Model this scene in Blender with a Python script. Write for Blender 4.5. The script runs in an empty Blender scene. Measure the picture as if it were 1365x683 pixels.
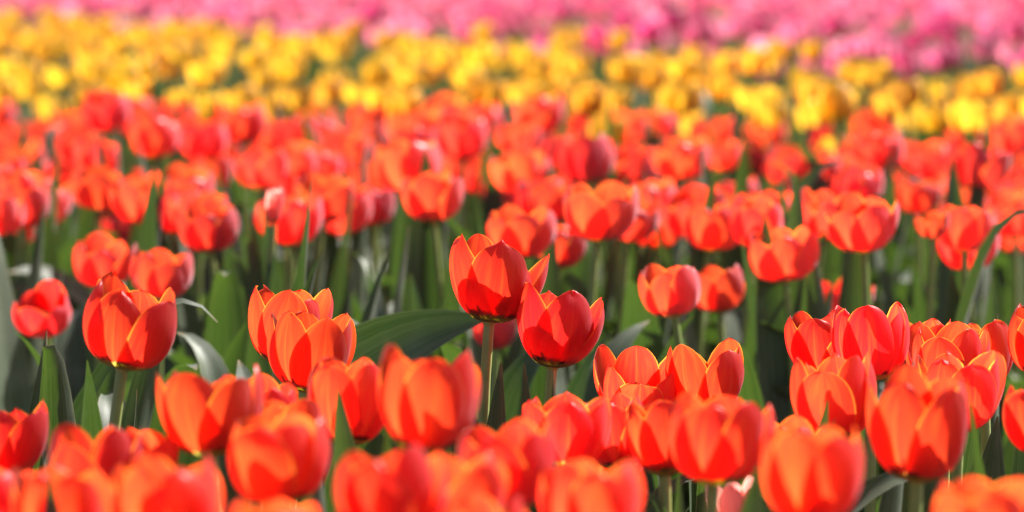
import bpy, math, random
import numpy as np
from mathutils import Vector, Matrix, Quaternion

# ------------------------------------------------------------------ camera, sky, sun, exposure
scn = bpy.context.scene
COL = scn.collection
W0, H0 = 1365.0, 683.0                       # pixel frame that positions below were measured in
LENS = 150.0
F = W0 * LENS / 36.0
CAM_Z = 0.70
Z0 = 2.92                                    # focus distance
PITCH = math.atan(411.0 / F)
cam_d = bpy.data.cameras.new('camera')
cam = bpy.data.objects.new('camera', cam_d); COL.objects.link(cam)
cam.location = (0, 0, CAM_Z)
cam.rotation_euler = (math.pi / 2 - PITCH, 0, 0)
cam_d.lens = LENS; cam_d.sensor_width = 36.0; cam_d.clip_start = 0.05; cam_d.clip_end = 600
cam_d.dof.use_dof = True
cam_d.dof.focus_distance = Z0
cam_d.dof.aperture_fstop = 8.5
scn.camera = cam

SUN_EL, SUN_AZ = math.radians(49), math.radians(50)   # azimuth clockwise from the view direction (+Y)
SUN_DIR = Vector((math.sin(SUN_AZ) * math.cos(SUN_EL), math.cos(SUN_AZ) * math.cos(SUN_EL), math.sin(SUN_EL)))
world = bpy.data.worlds.new('World'); scn.world = world; world.use_nodes = True
wn = world.node_tree.nodes; wl = world.node_tree.links
sky = wn.new('ShaderNodeTexSky'); sky.sky_type = 'NISHITA'; sky.sun_disc = False
sky.sun_elevation = SUN_EL; sky.sun_rotation = SUN_AZ; sky.air_density = 0.7; sky.dust_density = 4.0; sky.ozone_density = 0.2
bg = wn['Background']; bg.inputs['Strength'].default_value = 0.05
wl.new(sky.outputs[0], bg.inputs['Color'])
sd = bpy.data.lights.new('sun', 'SUN'); sd.energy = 5.0; sd.angle = math.radians(0.5); sd.color = (1.0, 0.96, 0.90)
sun = bpy.data.objects.new('sun', sd); COL.objects.link(sun)
sun.rotation_euler = SUN_DIR.to_track_quat('Z', 'Y').to_euler()

vs = scn.view_settings
vs.view_transform = 'Standard'; vs.look = 'None'; vs.gamma = 1.0; vs.use_curve_mapping = False
vs.exposure = 1.65
cy = scn.cycles
cy.max_bounces = 14; cy.diffuse_bounces = 7; cy.glossy_bounces = 3; cy.transmission_bounces = 10
cy.use_denoising = True
cy.sample_clamp_indirect = 8.0

rnd = random.Random(7)
R_ = math.radians

# ------------------------------------------------------------------ materials
def newmat(name):
    m = bpy.data.materials.new(name); m.use_nodes = True
    nt = m.node_tree
    for n in list(nt.nodes): nt.nodes.remove(n)
    return m, nt

def N(nt, t, **kw):
    n = nt.nodes.new(t)
    for k, v in kw.items():
        if hasattr(n, k): setattr(n, k, v)
    return n

def setin(nt, sock, v):
    if hasattr(v, 'is_output') or isinstance(v, bpy.types.NodeSocket): nt.links.new(v, sock)
    else: sock.default_value = v

def math_(nt, op, a, b=0.0, clamp=False):
    n = N(nt, 'ShaderNodeMath', operation=op, use_clamp=clamp)
    setin(nt, n.inputs[0], a); setin(nt, n.inputs[1], b)
    return n.outputs[0]

def smooth(nt, v, lo, hi, a=0.0, b=1.0):
    n = N(nt, 'ShaderNodeMapRange', interpolation_type='SMOOTHSTEP')
    setin(nt, n.inputs['Value'], v)
    n.inputs['From Min'].default_value = lo; n.inputs['From Max'].default_value = hi
    n.inputs['To Min'].default_value = a; n.inputs['To Max'].default_value = b
    return n.outputs['Result']

def mixc(nt, f, a, b):
    n = N(nt, 'ShaderNodeMix', data_type='RGBA')
    setin(nt, n.inputs[0], f)
    setin(nt, n.inputs[6], a if not isinstance(a, tuple) else (*a, 1)); setin(nt, n.inputs[7], b if not isinstance(b, tuple) else (*b, 1))
    return n.outputs[2]

def petal_mat(name, body, rim, base, blotch, t_body, t_rim, t_base, bloom=None, sheen=(1, .75, .85), sheen_w=0.30, tmix=0.74, hue=0.010, patch=0.0, val=(.66, .48)):
    m, nt = newmat(name)
    uv = N(nt, 'ShaderNodeUVMap').outputs[0]
    sep = N(nt, 'ShaderNodeSeparateXYZ'); nt.links.new(uv, sep.inputs[0])
    u, v = sep.outputs[0], sep.outputs[1]
    s = math_(nt, 'ABSOLUTE', math_(nt, 'MULTIPLY_ADD', u, 2.0)); s.node.inputs[0].links[0].from_node.inputs[2].default_value = -1.0
    oi = N(nt, 'ShaderNodeObjectInfo')
    # long fine veins
    mp = N(nt, 'ShaderNodeMapping'); nt.links.new(uv, mp.inputs[0]); mp.inputs['Scale'].default_value = (38, 1.6, 1)
    add = N(nt, 'ShaderNodeVectorMath', operation='ADD'); nt.links.new(mp.outputs[0], add.inputs[0])
    cmb = N(nt, 'ShaderNodeCombineXYZ'); nt.links.new(math_(nt, 'MULTIPLY', oi.outputs['Random'], 91.0), cmb.inputs[0]); nt.links.new(oi.outputs['Random'], cmb.inputs[1])
    nt.links.new(cmb.outputs[0], add.inputs[1])
    vein = N(nt, 'ShaderNodeTexNoise'); nt.links.new(add.outputs[0], vein.inputs['Vector']); vein.inputs['Scale'].default_value = 1.0; vein.inputs['Detail'].default_value = 3
    # broad flush
    mp2 = N(nt, 'ShaderNodeMapping'); nt.links.new(uv, mp2.inputs[0]); mp2.inputs['Scale'].default_value = (5, 1.8, 1)
    add2 = N(nt, 'ShaderNodeVectorMath', operation='ADD'); nt.links.new(mp2.outputs[0], add2.inputs[0]); nt.links.new(cmb.outputs[0], add2.inputs[1])
    fl = N(nt, 'ShaderNodeTexNoise'); nt.links.new(add2.outputs[0], fl.inputs['Vector']); fl.inputs['Scale'].default_value = 1.0; fl.inputs['Detail'].default_value = 2
    veinf = smooth(nt, vein.outputs[0], .35, .7)
    edge_in = math_(nt, 'ADD', s, math_(nt, 'MULTIPLY', math_(nt, 'SUBTRACT', vein.outputs[0], .5), .12))
    rimf = math_(nt, 'MAXIMUM', math_(nt, 'MULTIPLY', smooth(nt, edge_in, .65, 1.0), .12), math_(nt, 'MULTIPLY', smooth(nt, edge_in, .91, .97), .95))
    rimf = math_(nt, 'MULTIPLY', rimf, smooth(nt, v, .15, .55))
    midf = math_(nt, 'MULTIPLY', smooth(nt, s, .0, .05, 1, 0), .15)
    upf = math_(nt, 'MULTIPLY', smooth(nt, v, .45, .95), math_(nt, 'MULTIPLY', smooth(nt, fl.outputs[0], .45, .75), .20))
    f1 = math_(nt, 'MAXIMUM', math_(nt, 'MAXIMUM', rimf, midf), upf, True)
    f1 = math_(nt, 'ADD', f1, math_(nt, 'MULTIPLY', veinf, .08), True)
    vb = math_(nt, 'ADD', v, math_(nt, 'MULTIPLY', math_(nt, 'SUBTRACT', vein.outputs[0], .5), .10))
    basef = smooth(nt, vb, .235, .285, 1, 0)
    bl = math_(nt, 'MULTIPLY', math_(nt, 'MULTIPLY', smooth(nt, vb, .22, .26), smooth(nt, vb, .28, .34, 1, 0)), smooth(nt, s, .40, .65))
    def col(b0, r0, ba):
        c = mixc(nt, f1, b0, r0)
        c = mixc(nt, basef, c, ba)
        return mixc(nt, math_(nt, 'MULTIPLY', bl, .9), c, blotch)
    hs = N(nt, 'ShaderNodeHueSaturation'); c_in = col(body, rim, base)
    if bloom:                                            # the outside of a petal carries a rosy bloom, the inside does not
        gm = N(nt, 'ShaderNodeNewGeometry')
        c_in = mixc(nt, gm.outputs['Backfacing'], col(bloom, mixc(nt, .5, bloom, rim), base), c_in)
    setin(nt, hs.inputs['Color'], c_in)
    ht = N(nt, 'ShaderNodeHueSaturation'); setin(nt, ht.inputs['Color'], col(t_body, t_rim, t_base))
    osep = N(nt, 'ShaderNodeSeparateColor'); nt.links.new(oi.outputs['Color'], osep.inputs[0])
    hv = math_(nt, 'MULTIPLY_ADD', osep.outputs[0], hue); hv.node.inputs[2].default_value = .5 - hue * .3
    for h in (hs, ht):
        nt.links.new(hv, h.inputs['Hue'])
        nt.links.new(math_(nt, 'MULTIPLY_ADD', osep.outputs[1], val[1]), h.inputs['Value']); h.inputs['Value'].links[0].from_node.inputs[2].default_value = val[0]
    if patch:                                            # plants of one bed differ in depth of colour from clump to clump
        g2 = N(nt, 'ShaderNodeNewGeometry'); pn = N(nt, 'ShaderNodeTexNoise'); nt.links.new(g2.outputs['Position'], pn.inputs['Vector'])
        pn.inputs['Scale'].default_value = 4.5; pn.inputs['Detail'].default_value = 2
        for h in (hs, ht):
            v0 = h.inputs['Value'].links[0].from_socket
            nt.links.new(math_(nt, 'MULTIPLY', v0, smooth(nt, pn.outputs[0], .36, .64, 1 - patch, 1 + patch * .4)), h.inputs['Value'])
            nt.links.new(smooth(nt, pn.outputs[0], .36, .64, 1.15, .82), h.inputs['Saturation'])
    bmp = N(nt, 'ShaderNodeBump'); bmp.inputs['Strength'].default_value = .4; bmp.inputs['Distance'].default_value = .0006
    nt.links.new(vein.outputs[0], bmp.inputs['Height'])
    p = N(nt, 'ShaderNodeBsdfPrincipled'); nt.links.new(hs.outputs[0], p.inputs['Base Color'])
    p.inputs['Roughness'].default_value = .33; p.inputs['Specular IOR Level'].default_value = .65
    p.inputs['Sheen Weight'].default_value = sheen_w; p.inputs['Sheen Roughness'].default_value = .45; p.inputs['Sheen Tint'].default_value = (*sheen, 1)
    nt.links.new(bmp.outputs[0], p.inputs['Normal'])
    tr = N(nt, 'ShaderNodeBsdfTranslucent'); nt.links.new(ht.outputs[0], tr.inputs['Color'])
    mx = N(nt, 'ShaderNodeMixShader'); mx.inputs[0].default_value = tmix
    nt.links.new(p.outputs[0], mx.inputs[1]); nt.links.new(tr.outputs[0], mx.inputs[2])
    out = N(nt, 'ShaderNodeOutputMaterial'); nt.links.new(mx.outputs[0], out.inputs[0])
    return m

M_RED = petal_mat('red_petal', (.74, .030, .030), (.86, .26, .05), (.34, .30, .07), (.03, .012, .02),
                  (.98, .026, .018), (1.0, .34, .04), (.55, .48, .08), bloom=(.88, .042, .058))
M_RED_SUNLIT = petal_mat('sunlit_red_petal', (.74, .035, .035), (.86, .26, .05), (.34, .30, .07), (.03, .012, .02),
                  (.98, .030, .022), (1.0, .34, .05), (.55, .48, .08), bloom=(.88, .12, .16), sheen_w=.7, tmix=.62)  # copy of the red petal, pink sun highlights of rear rows put into its colour
M_PALE = petal_mat('pale_pink_petal', (.75, .26, .30), (.85, .60, .50), (.55, .5, .2), (.5, .3, .2),
                   (.95, .30, .26), (.98, .62, .45), (.6, .5, .2), sheen_w=.35)
M_YEL = petal_mat('yellow_petal', (.74, .41, .05), (.74, .29, .03), (.55, .45, .06), (.5, .35, .05),
                  (.85, .45, .035), (.84, .31, .022), (.6, .5, .06), sheen=(1, .95, .8), sheen_w=.06, tmix=.6, hue=.03, val=(.74, .30))
M_PINK = petal_mat('pink_petal', (.70, .15, .29), (.80, .42, .52), (.6, .5, .4), (.6, .35, .4),
                  (.82, .15, .31), (.88, .38, .48), (.7, .6, .4), sheen=(1, .85, .95), sheen_w=.25, tmix=.6, hue=.012, patch=.28, val=(.68, .46))

def leaf_mat(name):
    m, nt = newmat(name)
    uv = N(nt, 'ShaderNodeUVMap').outputs[0]
    oi = N(nt, 'ShaderNodeObjectInfo')
    sep = N(nt, 'ShaderNodeSeparateXYZ'); nt.links.new(uv, sep.inputs[0])
    mp = N(nt, 'ShaderNodeMapping'); nt.links.new(uv, mp.inputs[0]); mp.inputs['Scale'].default_value = (34, .8, 1)
    vein = N(nt, 'ShaderNodeTexNoise'); nt.links.new(mp.outputs[0], vein.inputs['Vector']); vein.inputs['Scale'].default_value = 1.0; vein.inputs['Detail'].default_value = 3
    geo = N(nt, 'ShaderNodeTexCoord')
    bl = N(nt, 'ShaderNodeTexNoise'); nt.links.new(geo.outputs['Object'], bl.inputs['Vector']); bl.inputs['Scale'].default_value = 22; bl.inputs['Detail'].default_value = 4
    c = mixc(nt, smooth(nt, vein.outputs[0], .38, .62), (.050, .066, .038), (.095, .112, .078))
    c = mixc(nt, smooth(nt, bl.outputs[0], .45, .8), c, (.14, .155, .125))
    s = math_(nt, 'ABSOLUTE', math_(nt, 'SUBTRACT', sep.outputs[0], .5))
    c = mixc(nt, math_(nt, 'MULTIPLY', smooth(nt, s, .478, .497), .6), c, (.42, .40, .24))
    c = mixc(nt, math_(nt, 'MULTIPLY', smooth(nt, sep.outputs[1], .965, 1.0), .6), c, (.25, .15, .07))
    t = mixc(nt, smooth(nt, vein.outputs[0], .38, .62), (.06, .14, .012), (.115, .20, .022))
    hs = N(nt, 'ShaderNodeHueSaturation'); nt.links.new(c, hs.inputs['Color'])
    nt.links.new(math_(nt, 'MULTIPLY_ADD', oi.outputs['Random'], .5), hs.inputs['Value']); hs.inputs['Value'].links[0].from_node.inputs[2].default_value = .75
    bmp = N(nt, 'ShaderNodeBump'); bmp.inputs['Strength'].default_value = .25; bmp.inputs['Distance'].default_value = .0008
    nt.links.new(vein.outputs[0], bmp.inputs['Height'])
    p = N(nt, 'ShaderNodeBsdfPrincipled'); nt.links.new(hs.outputs[0], p.inputs['Base Color'])
    p.inputs['Roughness'].default_value = .52; p.inputs['Specular IOR Level'].default_value = .2
    p.inputs['Sheen Weight'].default_value = .06; p.inputs['Sheen Roughness'].default_value = .35
    nt.links.new(bmp.outputs[0], p.inputs['Normal'])
    tr = N(nt, 'ShaderNodeBsdfTranslucent'); nt.links.new(t, tr.inputs['Color'])
    mx = N(nt, 'ShaderNodeMixShader'); mx.inputs[0].default_value = .20
    nt.links.new(p.outputs[0], mx.inputs[1]); nt.links.new(tr.outputs[0], mx.inputs[2])
    out = N(nt, 'ShaderNodeOutputMaterial'); nt.links.new(mx.outputs[0], out.inputs[0])
    return m
M_LEAF = leaf_mat('tulip_leaf')

def simple(name, c, rough, spec=.5, c2=None, scale=60):
    m, nt = newmat(name)
    p = N(nt, 'ShaderNodeBsdfPrincipled'); p.inputs['Roughness'].default_value = rough; p.inputs['Specular IOR Level'].default_value = spec
    tc = N(nt, 'ShaderNodeTexCoord'); nz = N(nt, 'ShaderNodeTexNoise'); nz.inputs['Scale'].default_value = scale; nz.inputs['Detail'].default_value = 5
    nt.links.new(tc.outputs['Object'], nz.inputs['Vector'])
    nt.links.new(mixc(nt, smooth(nt, nz.outputs[0], .35, .7), c, c2 or tuple(x * 1.5 for x in c)), p.inputs['Base Color'])
    out = N(nt, 'ShaderNodeOutputMaterial'); nt.links.new(p.outputs[0], out.inputs[0])
    return m, nt, p, nz
M_STEM = simple('tulip_stem', (.22, .29, .08), .38, .7, (.29, .34, .11))[0]
M_PISTIL = simple('flower_base', (.26, .25, .07), .5, .5, (.34, .31, .10))[0]
M_SOIL, nt_, p_, nz_ = simple('soil', (.045, .030, .021), .95, .2, (.13, .088, .062), 45)
b_ = N(nt_, 'ShaderNodeBump'); b_.inputs['Strength'].default_value = .9; b_.inputs['Distance'].default_value = .02
nt_.links.new(nz_.outputs[0], b_.inputs['Height']); nt_.links.new(b_.outputs[0], p_.inputs['Normal'])

# ------------------------------------------------------------------ mesh helpers
def link(name, data, parent=None):
    o = bpy.data.objects.new(name, data); COL.objects.link(o)
    if parent: o.parent = parent
    return o

def grid_arrays(P):
    """P: (n,m,3) grid -> verts, quads, uv per vertex (u across, v along)"""
    n, m = P.shape[:2]
    idx = np.arange(n * m).reshape(n, m)
    q = np.stack([idx[:-1, :-1], idx[:-1, 1:], idx[1:, 1:], idx[1:, :-1]], -1).reshape(-1, 4)
    return P.reshape(-1, 3), q

def mesh_from(name, parts, mats):
    """parts: list of (verts, quads, uv(verts,2) or None, material index)"""
    V, Q, U, MI = [], [], [], []
    k = 0
    for v, q, uv, mi in parts:
        V.append(v); Q.append(q + k); k += len(v)
        U.append(uv if uv is not None else np.zeros((len(v), 2))); MI.append(np.full(len(q), mi))
    V = np.concatenate(V); Q = np.concatenate(Q); U = np.concatenate(U); MI = np.concatenate(MI)
    me = bpy.data.meshes.new(name)
    me.vertices.add(len(V)); me.vertices.foreach_set('co', V.astype(np.float32).ravel())
    me.loops.add(Q.size); me.loops.foreach_set('vertex_index', Q.astype(np.int32).ravel())
    me.polygons.add(len(Q)); me.polygons.foreach_set('loop_start', np.arange(0, Q.size, 4, dtype=np.int32))
    me.polygons.foreach_set('material_index', MI.astype(np.int32))
    me.polygons.foreach_set('use_smooth', np.ones(len(Q), dtype=bool))
    ul = me.uv_layers.new(name='UVMap')
    ul.data.foreach_set('uv', U[Q.ravel()].astype(np.float32).ravel())
    for m in mats: me.materials.append(m)
    me.update(calc_edges=True)
    return me

def uv_grid(n, m, tv=None):
    u, v = np.meshgrid(np.linspace(0, 1, m), tv if tv is not None else np.linspace(0, 1, n))
    return np.stack([u, v], -1).reshape(-1, 2)

def petal_arrays(rg, H, Rr, az, inner=False, lean=0.0, hs=1.0, ws=1.0, tip=0.0, kr=None, cone=0.9, n=22, m=13):
    """One petal of a cup. lean: outward rotation (rad) about its foot; tip: outward (+) or inward (-) roll of the tip."""
    t = np.linspace(0, 1, n) ** 0.85
    t = np.where(t > .8, .8 + .2 * np.sin((t - .8) / .2 * np.pi / 2), t)
    k = kr or (0.90 if inner else 1.0)
    P = np.array([(.10, 0), (cone * k, .03), (1.24 * k, .55), ((.84 + tip) * k, 1.0)])
    b = np.stack([(1 - t) ** 3, 3 * t * (1 - t) ** 2, 3 * t * t * (1 - t), t ** 3], 1)
    prof = b @ P
    r = prof[:, 0] * Rr; z = prof[:, 1] * H * hs
    wm = Rr * (.86 if not inner else .82) * ws
    pk = .56
    f = np.where(t < pk, .16 + .84 * np.sin(np.pi / 2 * np.minimum(t / pk, 1)) ** .95, 0)
    q = np.clip((t - pk) / (1 - pk), 0, 1)
    sharp = rg.uniform(.48, .74)
    f = np.where(t >= pk, (1 - q ** 2.2) ** sharp, f)
    w = np.maximum(wm * f, .0004)
    kc = rg.uniform(.74, .9)
    Rc = np.maximum(r * kc, w / 1.25)
    s = np.linspace(-1, 1, m)
    s = np.sign(s) * np.abs(s) ** .85
    A = (w / Rc)[:, None] * s[None, :]
    rad = r[:, None] - Rc[:, None] * (1 - np.cos(A))
    tan = Rc[:, None] * np.sin(A)
    zz = np.repeat(z[:, None], m, 1)
    # midrib groove, edge ripple, uneven tip
    grow = np.sin(np.pi * np.clip(t, 0, 1)) ** .6
    rad -= Rr * .022 * np.exp(-(s / .10) ** 2)[None, :] * grow[:, None]
    rad += Rr * .014 * np.exp(-((np.abs(s) - .2) / .12) ** 2)[None, :] * grow[:, None]
    ph, fr = rg.uniform(0, 6.28), rg.uniform(5, 9)
    rad += Rr * rg.uniform(.015, .05) * (np.abs(s) ** 3 * np.sign(s))[None, :] * np.sin(fr * t + ph)[:, None]
    rad += Rr * rg.uniform(.0, .035) * (np.abs(s) ** 3)[None, :] * np.sin(fr * 1.3 * t + ph * 2)[:, None]
    cr = np.clip((t - .86) / .14, 0, 1)
    zz += H * rg.uniform(.0, .03) * cr[:, None] * np.cos(rg.uniform(2, 5) * s + ph)[None, :]
    rad += Rr * rg.uniform(-.10, .06) * (cr ** 2)[:, None]
    tan += Rr * rg.uniform(-.10, .10) * (t ** 2)[:, None]
    # fine nibbled edge toward the tip
    ed = rg.normal(0, 1, (n, m)) * Rr * .006 * (np.abs(s) ** 6)[None, :] * np.clip(t * 2 - .8, 0, 1)[:, None]
    zz += ed
    x, zr = rad - .1 * Rr, zz
    cl, sl = math.cos(lean), math.sin(lean)
    x, zr = x * cl + zr * sl + .1 * Rr, -x * sl + zr * cl
    ca, sa = math.cos(az), math.sin(az)
    G = np.stack([x * ca - tan * sa, x * sa + tan * ca, zr], -1)
    v, qd = grid_arrays(G)
    return v, qd, uv_grid(n, m, t)

def tube(pts, rad, sides=8):
    pts = np.asarray(pts, float); n = len(pts)
    d = np.gradient(pts, axis=0); d /= np.linalg.norm(d, axis=1)[:, None]
    a = np.cross(d, [0.0, 1.0, .001]); a /= np.linalg.norm(a, axis=1)[:, None]
    b = np.cross(d, a)
    th = np.linspace(0, 2 * np.pi, sides + 1)
    rad = np.broadcast_to(np.asarray(rad, float), (n,))
    G = pts[:, None, :] + rad[:, None, None] * (np.cos(th)[None, :, None] * a[:, None, :] + np.sin(th)[None, :, None] * b[:, None, :])
    v, q = grid_arrays(G)
    return v, q, uv_grid(n, sides + 1)

def core_arrays(H, Rr):
    """receptacle under the petals and the pistil inside the cup"""
    pr = [(.0030, -.004), (.0036, -.002), (.0062, .001), (.0105, .0055), (.0085, .0075), (.0045, .010), (.0042, .024), (.0060, .027), (.0038, .030), (.0002, .0305)]
    pr = np.array(pr) * np.array([Rr / .031, H / .06])
    th = np.linspace(0, 2 * np.pi, 13)
    G = np.stack([pr[:, 0][:, None] * np.cos(th), pr[:, 0][:, None] * np.sin(th), np.repeat(pr[:, 1][:, None], 13, 1)], -1)
    v, q = grid_arrays(G)
    return v, q, None

def stamen_arrays(rg, H, Rr):
    out = []
    for k in range(6):
        a = k * math.pi / 3 + .5
        l = H * .36; r0, r1 = Rr * .2, Rr * .34
        p = np.array([(r0 * math.cos(a), r0 * math.sin(a), .10 * H), (r1 * math.cos(a), r1 * math.sin(a), .10 * H + l * .6), (r1 * math.cos(a), r1 * math.sin(a), .10 * H + l * .62), (r1 * 1.05 * math.cos(a), r1 * 1.05 * math.sin(a), .10 * H + l)])
        out.append(tube(p, np.array([.0009, .0008, .0018, .0012]) * Rr / .031, 5))
    return out

def leaf_arrays(rg, L, Wd, lean0, bend, twist, chan, n=20, m=7, tipcurl=0.0):
    t = np.linspace(0, 1, n)
    th = lean0 + bend * t ** 1.6 + tipcurl * np.clip((t - .8) / .2, 0, 1) ** 1.5
    ds = L / (n - 1)
    x = .004 + np.concatenate([[0], np.cumsum(np.sin(th[:-1]) * ds)])
    z = .01 + np.concatenate([[0], np.cumsum(np.cos(th[:-1]) * ds)])
    w = Wd * np.clip(.22 + 1.1 * t, 0, 1) ** .9 * (1 - t ** 2.6) ** .9
    w = np.maximum(w, .0006)
    tw = twist * t ** 1.3
    side_sway = rg.uniform(-.06, .06) * L * np.sin(t * 2.2)
    s = np.linspace(-1, 1, m)
    fold = chan * (1 - .55 * t)
    cx = np.cos(fold[:, None] * np.abs(s)[None, :] * 1.2)
    lat = w[:, None] * s[None, :] * (.35 + .65 * cx)
    up = w[:, None] * np.abs(s)[None, :] ** 1.4 * np.sin(fold)[:, None] * .9
    ph = rg.uniform(0, 6.28)
    up = up + w[:, None] * (np.abs(s) ** 2 * np.sign(s))[None, :] * .18 * np.sin(9 * t + ph)[:, None] * np.clip(t * 3, 0, 1)[:, None]
    up = up + w[:, None] * (np.abs(s) ** 2)[None, :] * .12 * np.sin(7 * t + 2 * ph)[:, None]
    T = np.stack([np.sin(th), np.zeros(n), np.cos(th)], 1)
    Nn = np.stack([-np.cos(th), np.zeros(n), np.sin(th)], 1)   # points to the stem (adaxial)
    Y = np.array([0, 1.0, 0])
    lat_d = np.cos(tw)[:, None] * Y[None, :] + np.sin(tw)[:, None] * Nn
    up_d = np.cos(tw)[:, None] * Nn - np.sin(tw)[:, None] * Y[None, :]
    C = np.stack([x, side_sway, z], 1)
    G = C[:, None, :] + lat[:, :, None] * lat_d[:, None, :] + up[:, :, None] * up_d[:, None, :]
    v, q = grid_arrays(G)
    return v, q, uv_grid(n, m)

# leaf shapes shared by all tulips
LEAVES = []
for k in range(16):
    rg = np.random.default_rng(100 + k)
    if k % 2 == 0:                                        # upright blade
        L, wd, lean, bend, chan = rg.uniform(.32, .43), rg.uniform(.024, .040), rg.uniform(.04, .18), rg.uniform(-.05, .4), rg.uniform(.5, 1.0)
    else:                                                 # broad leaf arching outward
        L, wd, lean, bend, chan = rg.uniform(.32, .42), rg.uniform(.036, .054), rg.uniform(.10, .34), rg.uniform(.7, 1.7), rg.uniform(.25, .6)
    LEAVES.append(mesh_from('leaf', [(*leaf_arrays(rg, L, wd, lean, bend, rg.uniform(-.8, .8), chan, tipcurl=rg.choice([0, 0, .5, 1.6])), 0)], [M_LEAF]))

def add_leaves(root, count, rg, zs=1.0, meshes=None):
    a0 = rg.uniform(0, 6.28)
    for k in range(count):
        me = (meshes or LEAVES)[rg.integers(0, len(meshes or LEAVES))]
        o = link('leaf', me, root)
        sc = rg.uniform(.8, 1.08)
        o.scale = (sc, sc, sc * zs)
        o.rotation_euler = (rg.uniform(-.08, .08), rg.uniform(-.08, .08), a0 + k * 6.28 / max(count, 1) + rg.uniform(-.6, .6))

def petal_specs(rg, openness, phase):
    out = []
    for k in range(6):
        inner = k % 2 == 1
        out.append(dict(az=phase + k * math.pi / 3 + rg.uniform(-.10, .10), inner=inner,
                        lean=openness * (.6 if inner else 1.0) + rg.uniform(-.05, .10), hs=rg.uniform(.88, 1.06),
                        ws=rg.uniform(.93, 1.08), tip=rg.uniform(-.16, .14)))
    return out

def flower_meshes(seed, H, Rr, openness=.05, phase=0.0, specs=None, mat=None, cone=None, n=22, m=13):
    rg = np.random.default_rng(seed)
    cone = cone if cone is not None else rg.uniform(.8, 1.0)
    specs = specs or petal_specs(rg, openness, phase)
    core = mesh_from('flower', [(*core_arrays(H, Rr), 0)] + [(*a, 0) for a in stamen_arrays(rg, H, Rr)], [M_PISTIL])
    pet = [mesh_from('petal', [(*petal_arrays(rg, H, Rr, cone=cone, n=n, m=m, **sp), 0)], [mat or M_RED]) for sp in specs]
    return core, pet

def unproj(px, py, Z):
    """point at depth Z along the lens axis that this pixel sees"""
    cx, cyv = (px - W0 / 2) / F * Z, (H0 / 2 - py) / F * Z
    c, s = math.cos(PITCH), math.sin(PITCH)
    return Vector((cx, Z * c + cyv * s, CAM_Z - Z * s + cyv * c))

def tag(o, label, cat, group=None):
    o['label'] = label; o['category'] = cat
    if group: o['group'] = group

def stem_mesh(top, axis, rg, r=.0032, n=12, sides=8):
    """stem from the ground at the plant's base (0,0,0) up to the flower's foot (local coords)"""
    h = top.length
    p0 = Vector((0, 0, -.01)); p1 = Vector((rg.uniform(-.01, .01), rg.uniform(-.01, .01), h * .45)); p2 = top - axis * h * .3; p3 = top - axis * .001
    pts = []
    for i in range(n):
        t = i / (n - 1)
        pts.append(p0 * (1 - t) ** 3 + p1 * 3 * t * (1 - t) ** 2 + p2 * 3 * t * t * (1 - t) + p3 * t ** 3)
    rad = np.linspace(r * 1.25, r, n)
    return mesh_from('stem', [(*tube([tuple(p) for p in pts], rad, sides), 0)], [M_STEM])

def plant(kind, foot, axis, flower, scale, spin, label, cat, group, rg, leaves=3, stem_r=.0032, color=None, leaf_zs=1.0, base_off=None):
    """kind: object name; flower: (core mesh, [petal meshes]); foot: where the flower meets the stem"""
    dx, dy = base_off if base_off else (-axis.x * foot.z * .35 + rg.uniform(-.012, .012), -axis.y * foot.z * .35 + rg.uniform(-.012, .012))
    base = Vector((foot.x + dx, foot.y + dy, 0))
    root = link(kind, None); root.empty_display_size = .05; root.location = base
    tag(root, label, cat, group)
    top = foot - base
    link('stem', stem_mesh(top, axis, rg, stem_r), root)
    fl = link('flower', flower[0], root)
    fl.location = top
    fl.rotation_mode = 'QUATERNION'
    fl.rotation_quaternion = Vector((0, 0, 1)).rotation_difference(axis) @ Quaternion((0, 0, 1), spin)
    fl.scale = scale
    color = color or (rg.random(), rg.random(), 0, 1)
    for pm in flower[1]:
        p = link('petal', pm, fl); p.color = (np.clip(color[0] + rg.uniform(-.12, .12), 0, 1), np.clip(color[1] + rg.uniform(-.12, .12), 0, 1), 0, 1)
    add_leaves(root, leaves, rg, leaf_zs)
    return root

# ------------------------------------------------------------------ the ground
def ground():
    ys = np.concatenate([np.linspace(-2, 8, 90), np.linspace(8.3, 60, 40), [120, 400]])
    xs = np.concatenate([[-250, -60], np.linspace(-12, -1.6, 16), np.linspace(-1.4, 1.4, 60), np.linspace(1.6, 12, 16), [60, 250]])
    X, Y = np.meshgrid(xs, ys)
    rg = np.random.default_rng(3)
    Z = rg.normal(0, .006, X.shape) - .004
    v, q = grid_arrays(np.stack([X, Y, Z], -1))
    o = link('ground', mesh_from('ground', [(v, q, None, 0)], [M_SOIL]))
    o['kind'] = 'structure'; o['label'] = 'dark brown soil of the flower bed under the tulip leaves'
ground()

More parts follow.
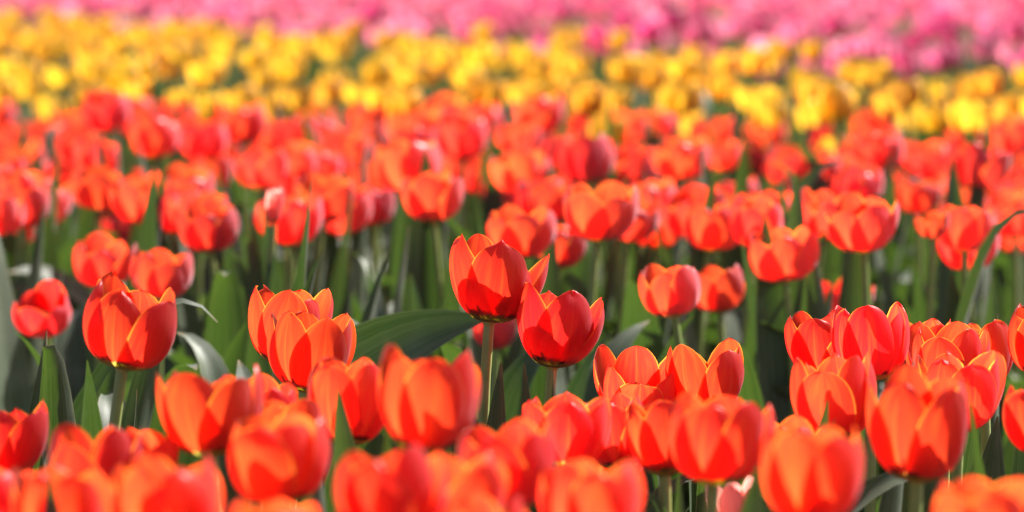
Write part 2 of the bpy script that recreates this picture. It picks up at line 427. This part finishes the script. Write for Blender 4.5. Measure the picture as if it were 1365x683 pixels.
# ------------------------------------------------------------------ red tulips near the camera, one by one
# (axis foot px, foot py, axis top px, top py, width px, depth/Z0, toward-camera tilt, openness, phase deg, label)
FRONT = [
 ((652,430),(661,318),120,1.000,.02,None,0,'tall sharp red tulip standing above all others in the centre'),
 ((736,490),(744,383),114,1.000,.03,None,0,'sharp red tulip just right of and below the tall centre one'),
 ((163,492),(180,374),126,.965,.02,.05,80,'red tulip alone on a bare stem over leaves, pink lit right petal'),
 ((372,486),(392,378),112,1.010,.03,.12,30,'red tulip with spiky open petals, half behind a similar bloom to its right'),
 ((408,522),(424,410),112,.985,.08,.10,65,'red tulip in front of the spiky open bloom, narrow pink right petal'),
 ((282,608),(272,488),132,.90,.02,.10,20,'blurred wide red tulip with one broad pale orange petal on its left'),
 ((345,592),(350,506),96,.93,.05,.05,50,'small blurred red tulip squeezed between two wider blooms below the spiky pair'),
 ((372,672),(368,556),138,.86,.04,.03,10,'blurred rounded dark red cup below the little squeezed bloom'),
 ((382,612),(385,524),92,.91,.05,.05,70,'red tulip with pink lit tip peeping above the rounded dark red cup'),
 ((462,594),(464,482),108,.93,.03,.04,15,'blurred upright red tulip left beside the big wide middle bloom'),
 ((568,604),(573,465),142,.88,.02,.10,45,'biggest wide blurred red tulip in front of the tall centre stem'),
 ((520,712),(518,588),148,.82,.03,.08,25,'orange red blurred tulip cut by the lower edge, below the big wide bloom'),
 ((606,728),(612,600),132,.83,.05,.06,60,'blurred red tulip with curled orange rims, low between two neighbours'),
 ((680,682),(674,566),128,.86,.03,.06,5,'blurred red tulip with pink right flank left of a low orange rimmed cup'),
 ((752,620),(758,524),118,.93,.03,.08,35,'red tulip just below the leaf tips under the sharp pair'),
 ((826,626),(816,528),96,.95,.03,.06,80,'slim red tulip leaning on its right neighbours beside a grey leaf blade'),
 ((790,722),(792,608),138,.84,.04,.09,50,'low orange rimmed red cup cut by the lower edge, pink right lip'),
 ((848,556),(852,463),108,1.000,.22,.12,20,'sharp red tulip tipped forward showing its crowded petal tips'),
 ((944,548),(938,453),110,1.000,.03,.12,55,'sharp red tulip with pink right petal, right of the forward tipped bloom'),
 ((886,634),(884,536),94,.93,.02,-.02,40,'narrow orange red egg shaped tulip tucked before a broader cup'),
 ((950,646),(956,530),132,.88,.02,.04,10,'broad smooth blurred red cup with yellowish foot showing'),
 ((1084,700),(1082,560),140,.84,.02,.10,65,'large blurred red tulip with one petal lit pale pink on its right side'),
 ((1050,640),(1052,556),92,.93,.06,.05,25,'partly hidden red tulip with frilled tip above the pink petalled bloom'),
 ((1098,506),(1096,416),98,1.010,.02,.10,75,'leftmost sharp bloom of the crowded red cluster by the dark leaf gap'),
 ((1160,508),(1160,406),106,.995,.02,.08,30,'tallest sharp bloom of the crowded red cluster, pink gloss on its right petal'),
 ((1222,514),(1224,428),90,1.03,.05,.05,50,'red tulip mostly hidden in the middle of the crowded cluster'),
 ((1262,526),(1264,430),104,1.000,.03,.06,15,'sharp red tulip with yellow edged petal and pinkish hood in the crowded cluster'),
 ((1312,520),(1308,428),92,1.03,.02,.12,70,'red tulip at the back right of the crowded cluster, two petal tips apart'),
 ((1278,576),(1282,466),122,.965,.04,.14,40,'red tulip with long purple pink petal flaring right over green leaves'),
 ((1112,588),(1108,472),112,.955,.03,.04,5,'smooth orange red cup in front of the leftmost sharp cluster bloom'),
 ((1222,642),(1226,494),134,.90,.06,.05,60,'blurred red tulip with several curled lips in front of the crowded cluster'),
 ((1392,502),(1392,412),108,1.000,.02,.05,20,'sharp red tulip cut by the right edge, level with the cluster'),
 ((1396,610),(1392,508),118,.93,.02,.03,50,'smooth red cup cut by the right edge, over crossing leaf edges'),
 ((1312,750),(1316,632),150,.82,.05,.14,35,'orange red tulip with spread petals at the lower right corner'),
 ((0,640),(4,530),122,.93,.02,.07,70,'red tulip with pink right petal cut by the left edge'),
 ((-22,724),(-18,612),124,.86,.02,.05,30,'red tulip at the lower left corner, only its right side in view'),
 ((128,690),(122,562),116,.88,.03,.08,10,'blurred red tulip with pointed petals below the bare stemmed bloom'),
 ((225,730),(222,604),150,.83,.03,.08,55,'blurred red tulip with a pale pink and yellow right petal near the lower edge'),
 ((190,656),(188,566),96,.90,.05,.06,75,'blurred red tulip between the bare stem and the pink petalled front bloom'),
 ((80,740),(84,628),122,.84,.04,.05,40,'orange spotted red tulip low at the left, cut by the lower edge'),
 ((364,770),(366,664),136,.80,.06,.08,20,'red tulip of which only the petal tips rise over the lower edge'),
 ((806,652),(828,560),90,.97,.03,.03,65,'deep red tulip almost hidden behind the narrow egg shaped bloom'),
 ((640,760),(640,660),126,.80,.08,.08,45,'blurred red tulip showing only soft tips under the curled rim bloom'),
 ((470,770),(505,672),110,.79,.05,.06,15,'red tulip low at the edge beneath the orange red blurred bloom'),
]
G_FRONT = 'red tulips in the nearest rows'
HERO1 = [dict(az=R_(285), inner=False, lean=.02, hs=1.00, ws=1.04, tip=.00), dict(az=R_(205), inner=False, lean=.06, hs=1.03, ws=1.08, tip=.02, kr=.95),
         dict(az=R_(16), inner=False, lean=.18, hs=.96, ws=1.0, tip=.08), dict(az=R_(250), inner=True, lean=.0, hs=.72, ws=.9, tip=-.05, kr=.86),
         dict(az=R_(338), inner=True, lean=.06, hs=.74, ws=.8, tip=-.1), dict(az=R_(118), inner=True, lean=.02, hs=1.03, ws=.84, tip=-.1)]
HERO2 = [dict(az=R_(292), inner=False, lean=.04, hs=.99, ws=1.06, tip=-.04), dict(az=R_(212), inner=False, lean=.05, hs=1.07, ws=1.08, tip=.0, kr=.95),
         dict(az=R_(12), inner=False, lean=.13, hs=.94, ws=1.0, tip=.04), dict(az=R_(255), inner=True, lean=.0, hs=.72, ws=.9, tip=-.12, kr=.86),
         dict(az=R_(335), inner=True, lean=.08, hs=.78, ws=.8, tip=0), dict(az=R_(112), inner=True, lean=.02, hs=.92, ws=.84, tip=-.1)]

for i, (ft, tp, wpx, r, tilt, opn, phase, label) in enumerate(FRONT):
    rg = np.random.default_rng(1000 + i)
    if r < .97: r = max(1 - 1.9 * (1 - r), .66)
    Z = Z0 * r
    a = unproj(*ft, Z); b = unproj(*tp, Z)
    ax = (b - a); H = ax.length
    Rr = wpx / F * Z / 2
    ax = (ax.normalized() + Vector((0, -tilt * 2, 0))).normalized()
    specs = HERO1 if i == 0 else HERO2 if i == 1 else None
    openv = opn if opn is not None else .05
    # an open cup is wider than its profile radius: shrink to keep the measured width
    Rcup = Rr * 1.05 / (1.02 + openv * 1.2)
    fl = flower_meshes(2000 + i, H * 1.0, Rcup, openv, R_(phase), specs, n=26 if r > .94 else 20, m=15 if r > .94 else 11, cone=.72 if i < 2 else None)
    plant('red_tulip', a, ax, fl, (1, 1, 1), 0 if i < 2 else rg.uniform(-.2, .2), label, 'tulip', G_FRONT, rg, leaves=2 if i < 2 else 3, stem_r=.0036,
          base_off=(-.003, .0) if i == 0 else None)

# ------------------------------------------------------------------ red tulips further back, out of focus (x, y, width, tilt toward camera, label)
VAR = [flower_meshes(50 + k, .060, .031, [.02, .08, .0, .14, .05, .22, .03, .10][k], k * .7, mat=M_RED_SUNLIT, n=16, m=9) for k in range(8)]
BACK_L = 'soft out of focus red tulip crowded with others towards the back of the red bed'
MID = [
 (58,420,76,.5,'small red tulip tipped to show its open cup, low among leaves at the left'),
 (137,352,78,.25,'red tulip with a leaf across its front, above the bare stemmed bloom'),
 (217,368,80,.15,'red tulip with pink right petal, just right of the leaf crossed bloom'),
 (278,306,80,.1,'round glossy red tulip standing alone above dark leaves at the left'),
 (165,306,58,.1,'pale orange red tulip between the round glossy bloom and a big grey leaf'),
 (25,302,58,.1,'red tulip half behind a big grey leaf blade at the left edge'),
 (660,442,60,.2,'red tulip low behind the stem of the tall centre bloom'),
 (895,391,80,.05,'left bloom of two low red tulips side by side right of the sharp pair'),
 (957,388,70,.1,'right bloom of two low red tulips side by side right of the sharp pair'),
 (1120,402,70,.2,'flat orange red tulip low before the crowded cluster'),
 (1043,342,90,.2,'large round red tulip standing clear above dark leaves at the right'),
 (692,312,86,.1,'left of two overlapping red tulips directly behind the tall centre bloom'),
 (748,330,70,.05,'right of two overlapping red tulips directly behind the tall centre bloom'),
 (797,286,94,.05,'wide deep red tulip up right of the tall centre bloom'),
 (876,306,64,.05,'red tulip between the wide deep red bloom and a pink flanked one'),
 (925,286,78,.1,'red tulip with pink flank above the low side by side pair'),
 (433,268,70,.1,'red tulip left of the upright orange striped bloom'),
 (450,302,42,.05,'small red tulip peeping under the bloom left of centre'),
 (496,276,68,.05,'upright orange striped red tulip above grey leaf blades'),
 (575,264,80,.1,'red tulip with pale right side above the tall grey leaf pair'),
 (547,224,84,.1,'broad red tulip behind the orange striped bloom'),
 (666,259,52,.05,'small pointed red tulip above the tall centre bloom'),
 (692,229,70,.1,'red tulip with pink right lip behind the small pointed bloom'),
 (1150,302,88,.1,'wide red tulip at the front of a dense clump on the right'),
 (1290,332,74,.05,'tall drooping red tulip on the right above the crowded cluster'),
 (365,277,26,.1,'narrow pale pink red tulip turned edge on among leaves'),
 (780,216,76,.05,None),(832,221,60,.05,None),(350,226,66,.05,None),(240,252,66,.1,None),(150,252,46,.05,None),(188,250,50,.1,None),
 (126,230,50,.05,None),(86,232,48,.05,None),(50,232,46,.05,None),(206,186,68,.05,None),(270,188,64,.05,None),(142,152,66,.15,None),
 (100,176,46,.1,None),(47,184,54,.05,None),(8,190,52,.1,None),(2,160,44,.1,None),(326,168,62,.05,None),(394,185,58,.05,None),(362,184,50,.05,None),
 (446,194,56,.1,None),(420,166,50,.1,None),(490,165,58,.05,None),(470,196,50,.1,None),(560,176,70,.1,None),(616,186,70,.1,None),(640,162,60,.1,None),
 (688,186,52,.1,None),(720,155,62,.05,None),(742,196,50,.1,None),(836,172,54,.1,None),(804,178,50,.1,None),(880,172,50,.1,None),(908,214,72,.1,None),
 (964,210,44,.05,None),(1010,216,46,.1,None),(1046,218,56,.1,None),(1082,216,48,.1,None),(1140,216,54,.1,None),(1176,205,60,.1,None),(1204,208,42,.05,None),
 (1166,172,54,.1,None),(1022,178,46,.1,None),(985,266,60,.1,None),(1006,286,48,.1,None),(1058,282,56,.1,None),(1078,258,44,.1,None),(1146,254,66,.1,None),
 (1112,284,50,.1,None),(1224,264,60,.1,None),(1244,300,40,.1,None),(1302,222,76,.1,None),(1276,242,54,.1,None),(1334,240,54,.1,None),(1282,290,58,.1,None),
 (1356,316,50,.1,None),(1284,186,44,.1,None),(1346,184,58,.1,None),(1318,174,42,.1,None),(1352,214,50,.1,None),(310,150,46,.1,None),(235,160,46,.1,None),
 (530,205,46,.1,None),(590,150,44,.1,None),(660,208,46,.1,None),(770,160,44,.1,None),(945,180,46,.1,None),(1240,236,44,.1,None),(305,206,44,.1,None),
 (22,215,44,.1,None),(180,150,46,.1,None),(1095,182,44,.1,None),(1060,250,46,.1,None),(1190,250,48,.1,None),(860,260,46,.1,None),(720,268,44,.1,None),
 (500,150,46,.1,None),(820,252,44,.1,None),(410,215,46,.1,None),(1250,205,42,.1,None),(1380,270,60,.1,None),(1375,235,56,.1,None),
]
r3 = random.Random(5)
KEEP = []
for _ in range(18):
    fx = r3.uniform(-10, 1375); fy = r3.uniform(215, 300)
    MID.append((fx, fy, (fy + 70) * .195, .15, None))
for _ in range(44):
    fx = r3.uniform(-20, 1385); fy = r3.uniform(150, 285) + 30 * fx / W0
    MID.append((fx, fy, (fy + 70) * .205, .1, None))
for i, (px, py, w, tilt, label) in enumerate(MID):
    rg = np.random.default_rng(5000 + i)
    zc = rg.uniform(.405, .465)
    Zp = (CAM_Z - zc) * F / (py + 70)                     # depth where a flower of this height is seen there
    Zs = .062 * F / w                                     # depth where a flower of common size has this width
    if w > 40: Z = Zp ** .55 * Zs ** .45
    else: Z = Zp
    Z = max(Z, Z0 * 1.08)
    w = w * 1.06
    D = w / F * Z
    sc = D / .066
    c = unproj(px, py, Z)
    ax = Vector((rg.uniform(-.14, .14), -tilt + rg.uniform(-.05, .05), 1)).normalized()
    hs = rg.uniform(.82, .97)
    foot = c - ax * .028 * sc * hs
    pale = label is not None and 'pale pink' in label
    if pale:
        fl = flower_meshes(300 + i, .060, .028, -.05, 0, mat=M_PALE, n=16, m=9)
        scale = (D / .056, D / .056, D * 1.75 / .06)
        foot = c - ax * D * .8
    else:
        fl = VAR[rg.integers(0, 8)] if w < 75 or label is None else flower_meshes(300 + i, .060, .031, rg.uniform(0, .12), rg.uniform(0, 2), mat=M_RED_SUNLIT, n=18, m=11)
        scale = (sc, sc, sc * hs)
    plant('red_tulip' if not pale else 'pink_tulip', foot, ax, fl, scale, rg.uniform(0, 6.28), label or BACK_L, 'tulip',
          'red tulips in the middle and back of the red bed' if label else 'soft red tulips massed at the back of the red bed', rg,
          leaves=4, leaf_zs=1.1)
    if py > 290: KEEP.append((px, Z))

# leafy tulips that carry no flower, filling the gaps between the rows
LC_L = 'broad grey green tulip leaves without a flower among the red tulips'
for i in range(300):
    rg = np.random.default_rng(8000 + i)
    Z = Z0 * (1.06 + 1.1 * rg.random() ** 1.1)
    x = rg.uniform(-.54, .54) * Z * 36 / LENS
    if any(abs(x / Z * F + W0 / 2 - kx) < 95 and kz - .75 < Z < kz for kx, kz in KEEP): continue
    root = link('tulip_foliage', None); root.location = (x, Z, 0)
    tag(root, LC_L, 'plant', 'flowerless leaf tufts between the red tulips')
    add_leaves(root, 4, rg, rg.uniform(.75, 1.12))

# single leaves that stand out
def leaf_plant(tip_px, Z, L, Wd, lean, bend, twist, chan, rot, label, seed, tipcurl=0):
    rg = np.random.default_rng(seed)
    arr = leaf_arrays(rg, L, Wd, lean, bend, twist, chan, n=28, m=9, tipcurl=tipcurl)
    v = arr[0].reshape(28, 9, 3)
    tip = Matrix.Rotation(rot, 3, 'Z') @ Vector(v[-1].mean(0))
    target = unproj(*tip_px, Z)
    zs = target.z / tip.z
    root = link('tulip_foliage', None); root.location = (target.x - tip.x, target.y - tip.y, 0)
    tag(root, label, 'plant', 'single leaves standing out between the flowers')
    o = link('leaf', mesh_from('leaf', [(*arr, 0)], [M_LEAF]), root); o.rotation_euler = (0, 0, rot); o.scale = (1, 1, zs)
LEAF_SPOTS = [
 ((668,484), Z0*.985, .37, .028, .02, .06, .15, .5, -1.25, 'pointed green leaf tip upright beside the tall centre stem'),
 ((699,486), Z0*.985, .37, .020, .04, .04, .2, .9, -1.9, 'folded narrow leaf tip left of the second sharp bloom stem'),
 ((738,495), Z0*.985, .37, .020, .03, .05, .2, .8, -.9, 'short dark leaf tip right under the second sharp bloom'),
 ((652,425), Z0*1.13, .44, .052, .02, 1.55, 1.25, .3, .1, 'broad dark green leaf arching sideways behind the tall centre stem'),
 ((58,272), Z0*1.45, .46, .034, .05, .10, .2, .5, -.7, 'big upright grey leaf blade sunlit at the left side'),
 ((305,300), Z0*1.50, .44, .026, .05, .12, .2, .6, -.6, 'grey sunlit leaf blade right under the round glossy bloom'),
 ((545,300), Z0*1.35, .44, .026, .03, .10, .2, .6, -.5, 'long grey leaf blade standing left above the tall centre bloom'),
 ((596,262), Z0*1.55, .46, .024, .02, .10, .2, .6, -.7, 'tall grey leaf blade pair member beside the pale sided bloom'),
 ((520,330), Z0*1.25, .42, .020, .05, .30, -.9, .9, .3, 'bright green leaf blade leaning before the long grey one'),
 ((840,588), Z0*.90, .37, .014, .05, .05, .1, .7, -.6, 'grey pointed leaf tip between the slim bloom and the narrow egg shaped one'),
 ((1330,555), Z0*.985, .37, .036, .06, .10, .2, .4, -1.3, 'broad green leaf with pale wavy edges under the purple pink flared petal'),
 ((1305,600), Z0*.96, .35, .016, .12, .20, .7, 1.0, .3, 'narrow leaf blade crossing the broad pale edged leaf at the right'),
 ((1245,636), Z0*.90, .36, .028, .2, .9, .5, .5, .1, 'dark leaf bending flat under the bloom with curled lips', .8),
 ((183,520), Z0*1.0, .36, .008, .05, .10, .9, 1.2, 1.4, 'thin pale leaf point right beside the bare stem'),
 ((150,565), Z0*1.02, .33, .030, .12, .5, .8, .5, 2.8, 'broad green leaf behind the bare stem at the left'),
 ((905,632), Z0*.85, .36, .020, .04, .1, .2, .8, -1.5, 'green leaf tip rising under the broad smooth cup'),
 ((290,430), Z0*1.10, .40, .016, .1, 1.0, .6, .9, .2, 'leaf with white curled rim hooking over dark leaves at the left', 1.6),
]
for k, sp in enumerate(LEAF_SPOTS):
    *a, = sp
    curl = a[10] if len(a) > 10 else 0
    leaf_plant(*a[:10], 9000 + k, curl)

rg = np.random.default_rng(31)
for k, (px, py, zr) in enumerate([(235,455,1.12),(575,470,1.10),(618,480,1.08),(455,440,1.14),(985,470,1.14),(18,452,1.10),(140,540,1.04),(262,505,1.06),(318,492,1.05),
                                  (330,440,1.18),(486,470,1.10),(530,492,1.07),(820,452,1.16),(866,440,1.20),(925,432,1.22),
                                  (1010,438,1.24),(1060,420,1.28),(760,470,1.12),(300,380,1.25),(840,384,1.28)]):
    ang = -math.pi / 2 + rg.uniform(-1.1, 1.1) + (math.pi if rg.random() < .4 else 0)
    leaf_plant((px, py - 12), Z0 * (zr + .07), rg.uniform(.36, .44), rg.uniform(.034, .048), rg.uniform(.03, .15), rg.uniform(.15, .75), rg.uniform(-.4, .4), rg.uniform(.3, .8), ang,
               'broad dark green leaf standing in the shady gap behind the front rows', 9500 + k, rg.choice([0, .6, 1.5]))

# a pale pink bloom low in the front row
rg = np.random.default_rng(77)
a = unproj(978, 735, Z0 * .87); b = unproj(974, 640, Z0 * .87)
plant('pink_tulip', a, (b - a).normalized(), flower_meshes(4111, (b - a).length, 31 / F * Z0 * .87, .0, .4, mat=M_PALE), (1, 1, 1), 0,
      'pale pink tulip low at the lower edge under the broad smooth red cup', 'tulip', None, rg, leaves=2)

# ------------------------------------------------------------------ yellow band
def flower_single(seed, mat, n, m, openness):
    """flower of a far tulip as one mesh: six petals and the core"""
    rg = np.random.default_rng(seed)
    parts = [(*petal_arrays(rg, .056, .029, cone=rg.uniform(.9, 1.05), n=n, m=m, **sp), 0) for sp in petal_specs(rg, openness, seed)]
    parts.append((*core_arrays(.056, .029), 1))
    return mesh_from('flower', parts, [mat, M_PISTIL]), parts

def line(y_left, y_right, h):
    """ground line of flowers whose heads (height h) are seen at y_left .. y_right at the frame's sides"""
    pts = []
    for px, py in ((0, y_left), (W0, y_right)):
        Z = (CAM_Z - h) * F / (py + 70)
        p = unproj(px, py, Z); pts.append((p.x, p.y))
    return pts
def side(p, l):
    (x0, y0), (x1, y1) = l
    t = (p[0] - x0) / (x1 - x0)
    return p[1] - (y0 + t * (y1 - y0))                    # > 0: beyond the line

FAR_LEAVES = []
for k in range(6):
    rg = np.random.default_rng(700 + k)
    FAR_LEAVES.append(mesh_from('leaf', [(*leaf_arrays(rg, rg.uniform(.28, .38), rg.uniform(.018, .028), rg.uniform(.08, .3), rg.uniform(0, .6), rg.uniform(-1, 1), .8, n=10, m=5), 0)], [M_LEAF]))
STEMS = [stem_mesh(Vector((rnd.uniform(-.02, .02), rnd.uniform(-.02, .02), .40)), Vector((0, 0, 1)), np.random.default_rng(k), n=7, sides=6) for k in range(4)]

def far_tulip(kind, x, y, h, flowers, rg, label, group, sc, color, nleaf=2):
    root = link(kind, None); root.location = (x, y, 0)
    tag(root, label, 'tulip', group)
    si = rg.integers(0, len(STEMS)); st = link('stem', STEMS[si], root); st.scale = (1, 1, h / .40)
    top = max((tuple(v.co) for v in STEMS[si].vertices), key=lambda c: c[2])
    fl = link('flower', flowers[rg.integers(0, len(flowers))], root)
    fl.location = (top[0], top[1], h); fl.scale = (sc, sc, sc * rg.uniform(.9, 1.05))
    fl.rotation_euler = (rg.uniform(-.2, .2), rg.uniform(-.2, .2), rg.uniform(0, 6.28)); fl.color = color
    add_leaves(root, nleaf, rg, 1.0, FAR_LEAVES)
    return root

YF = [flower_single(60 + k, M_YEL, 10, 7, [.0, .06, .12, .2][k])[0] for k in range(4)]
PF_ = [flower_single(80 + k, M_PINK, 9, 5, [.0, .08, .16][k]) for k in range(3)]
PF = [p[0] for p in PF_]
near_y, far_y = line(138, 186, .44), line(22, 98, .45)
near_p = line(17, 90, .45)
def jitter(step, x_of, y0, y1, seed):
    rg = np.random.default_rng(seed); out = []
    y = y0
    row = 0
    while y < y1:
        xm = x_of(y); x = -xm + (row % 2) * step / 2
        while x < xm:
            out.append((x + rg.normal(0, step * .22), y + rg.normal(0, step * .22))); x += step
        y += step * .87; row += 1
    return out, rg
half = lambda y: y * 18 / LENS * 1.08 + .05
pts, rg = jitter(.222, half, 5.0, 16.5, 21)
Y_L = 'out of focus yellow tulip in the band between red and pink beds'
yp = [p for p in pts if side(p, near_y) > 0 and side(p, far_y) < 0]
for (x, y) in yp:
    c = rg.random()
    far_tulip('yellow_tulip', x, y, rg.uniform(.38, .46), YF, rg, Y_L, 'yellow tulips in the diagonal band', rg.uniform(.80, 1.0), (c, rg.random(), 0, 1), 3)
print('yellow', len(yp))

# ------------------------------------------------------------------ pink bed: nearest ones as things, the mass behind as one object
pts, rg = jitter(.215, half, 7.5, 27.0, 22)
clump = lambda p: math.sin(p[0] * 6.1 + p[1] * 2.3) + math.sin(p[0] * 3.7 - p[1] * 1.6 + 2) + math.sin(p[0] * 11 + p[1] * 5.1)
pp = sorted([p for p in pts if side(p, near_p) > 0 and clump(p) + rg.uniform(-1, 1) > -.5], key=lambda p: p[1])
print('pink', len(pp))
for (x, y) in pp[:298]:
    far_tulip('pink_tulip', x, y, rg.uniform(.36, .47), PF, rg, 'out of focus pink tulip along the near rows of the pink bed', 'pink tulips in the near rows of the pink bed',
              rg.uniform(.95, 1.2), (rg.random(), rg.random(), 0, 1), 3)
stem_c = tube([(0, 0, 0), (.004, 0, .2), (0, 0, .40)], .003, 4)
leaf_c = []
for k in range(4):
    r2 = np.random.default_rng(900 + k)
    leaf_c.append(leaf_arrays(r2, .33, .024, .15, r2.uniform(0, .5), r2.uniform(-.8, .8), .8, n=6, m=3))
flo_c = []
for k in range(3):
    r2 = np.random.default_rng(80 + k)
    flo_c.append([petal_arrays(r2, .056, .029, cone=1.0, n=6, m=4, **sp) for sp in petal_specs(r2, [.0, .08, .16][k], k)])
parts = []
def rz(v, a, s=1.0):
    c, n = math.cos(a) * s, math.sin(a) * s
    return np.stack([v[:, 0] * c - v[:, 1] * n, v[:, 0] * n + v[:, 1] * c, v[:, 2] * s], 1)
for (x, y) in pp[298:]:
    h = rg.uniform(.36, .48); o = np.array([x, y, 0])
    v, q, u = stem_c; parts.append((v * np.array([1, 1, h / .4]) + o, q, u, 1))
    a = rg.uniform(0, 6.28); s = rg.uniform(.95, 1.2)
    for v, q, u in flo_c[rg.integers(0, 3)]: parts.append((rz(v, a, s) + o + np.array([0, 0, h]), q, u, 0))
    if y < 20:
        for k in range(2):
            v, q, u = leaf_c[rg.integers(0, 4)]; parts.append((rz(v, a + k * 3.1, rg.uniform(.85, 1.1)) + o, q, u, 2))
mass = link('pink_tulip_mass', mesh_from('pink_tulip_mass', parts, [M_PINK, M_STEM, M_LEAF]))
mass['kind'] = 'stuff'; mass['label'] = 'blurred mass of pink tulips filling the far bed'; mass['category'] = 'tulips'
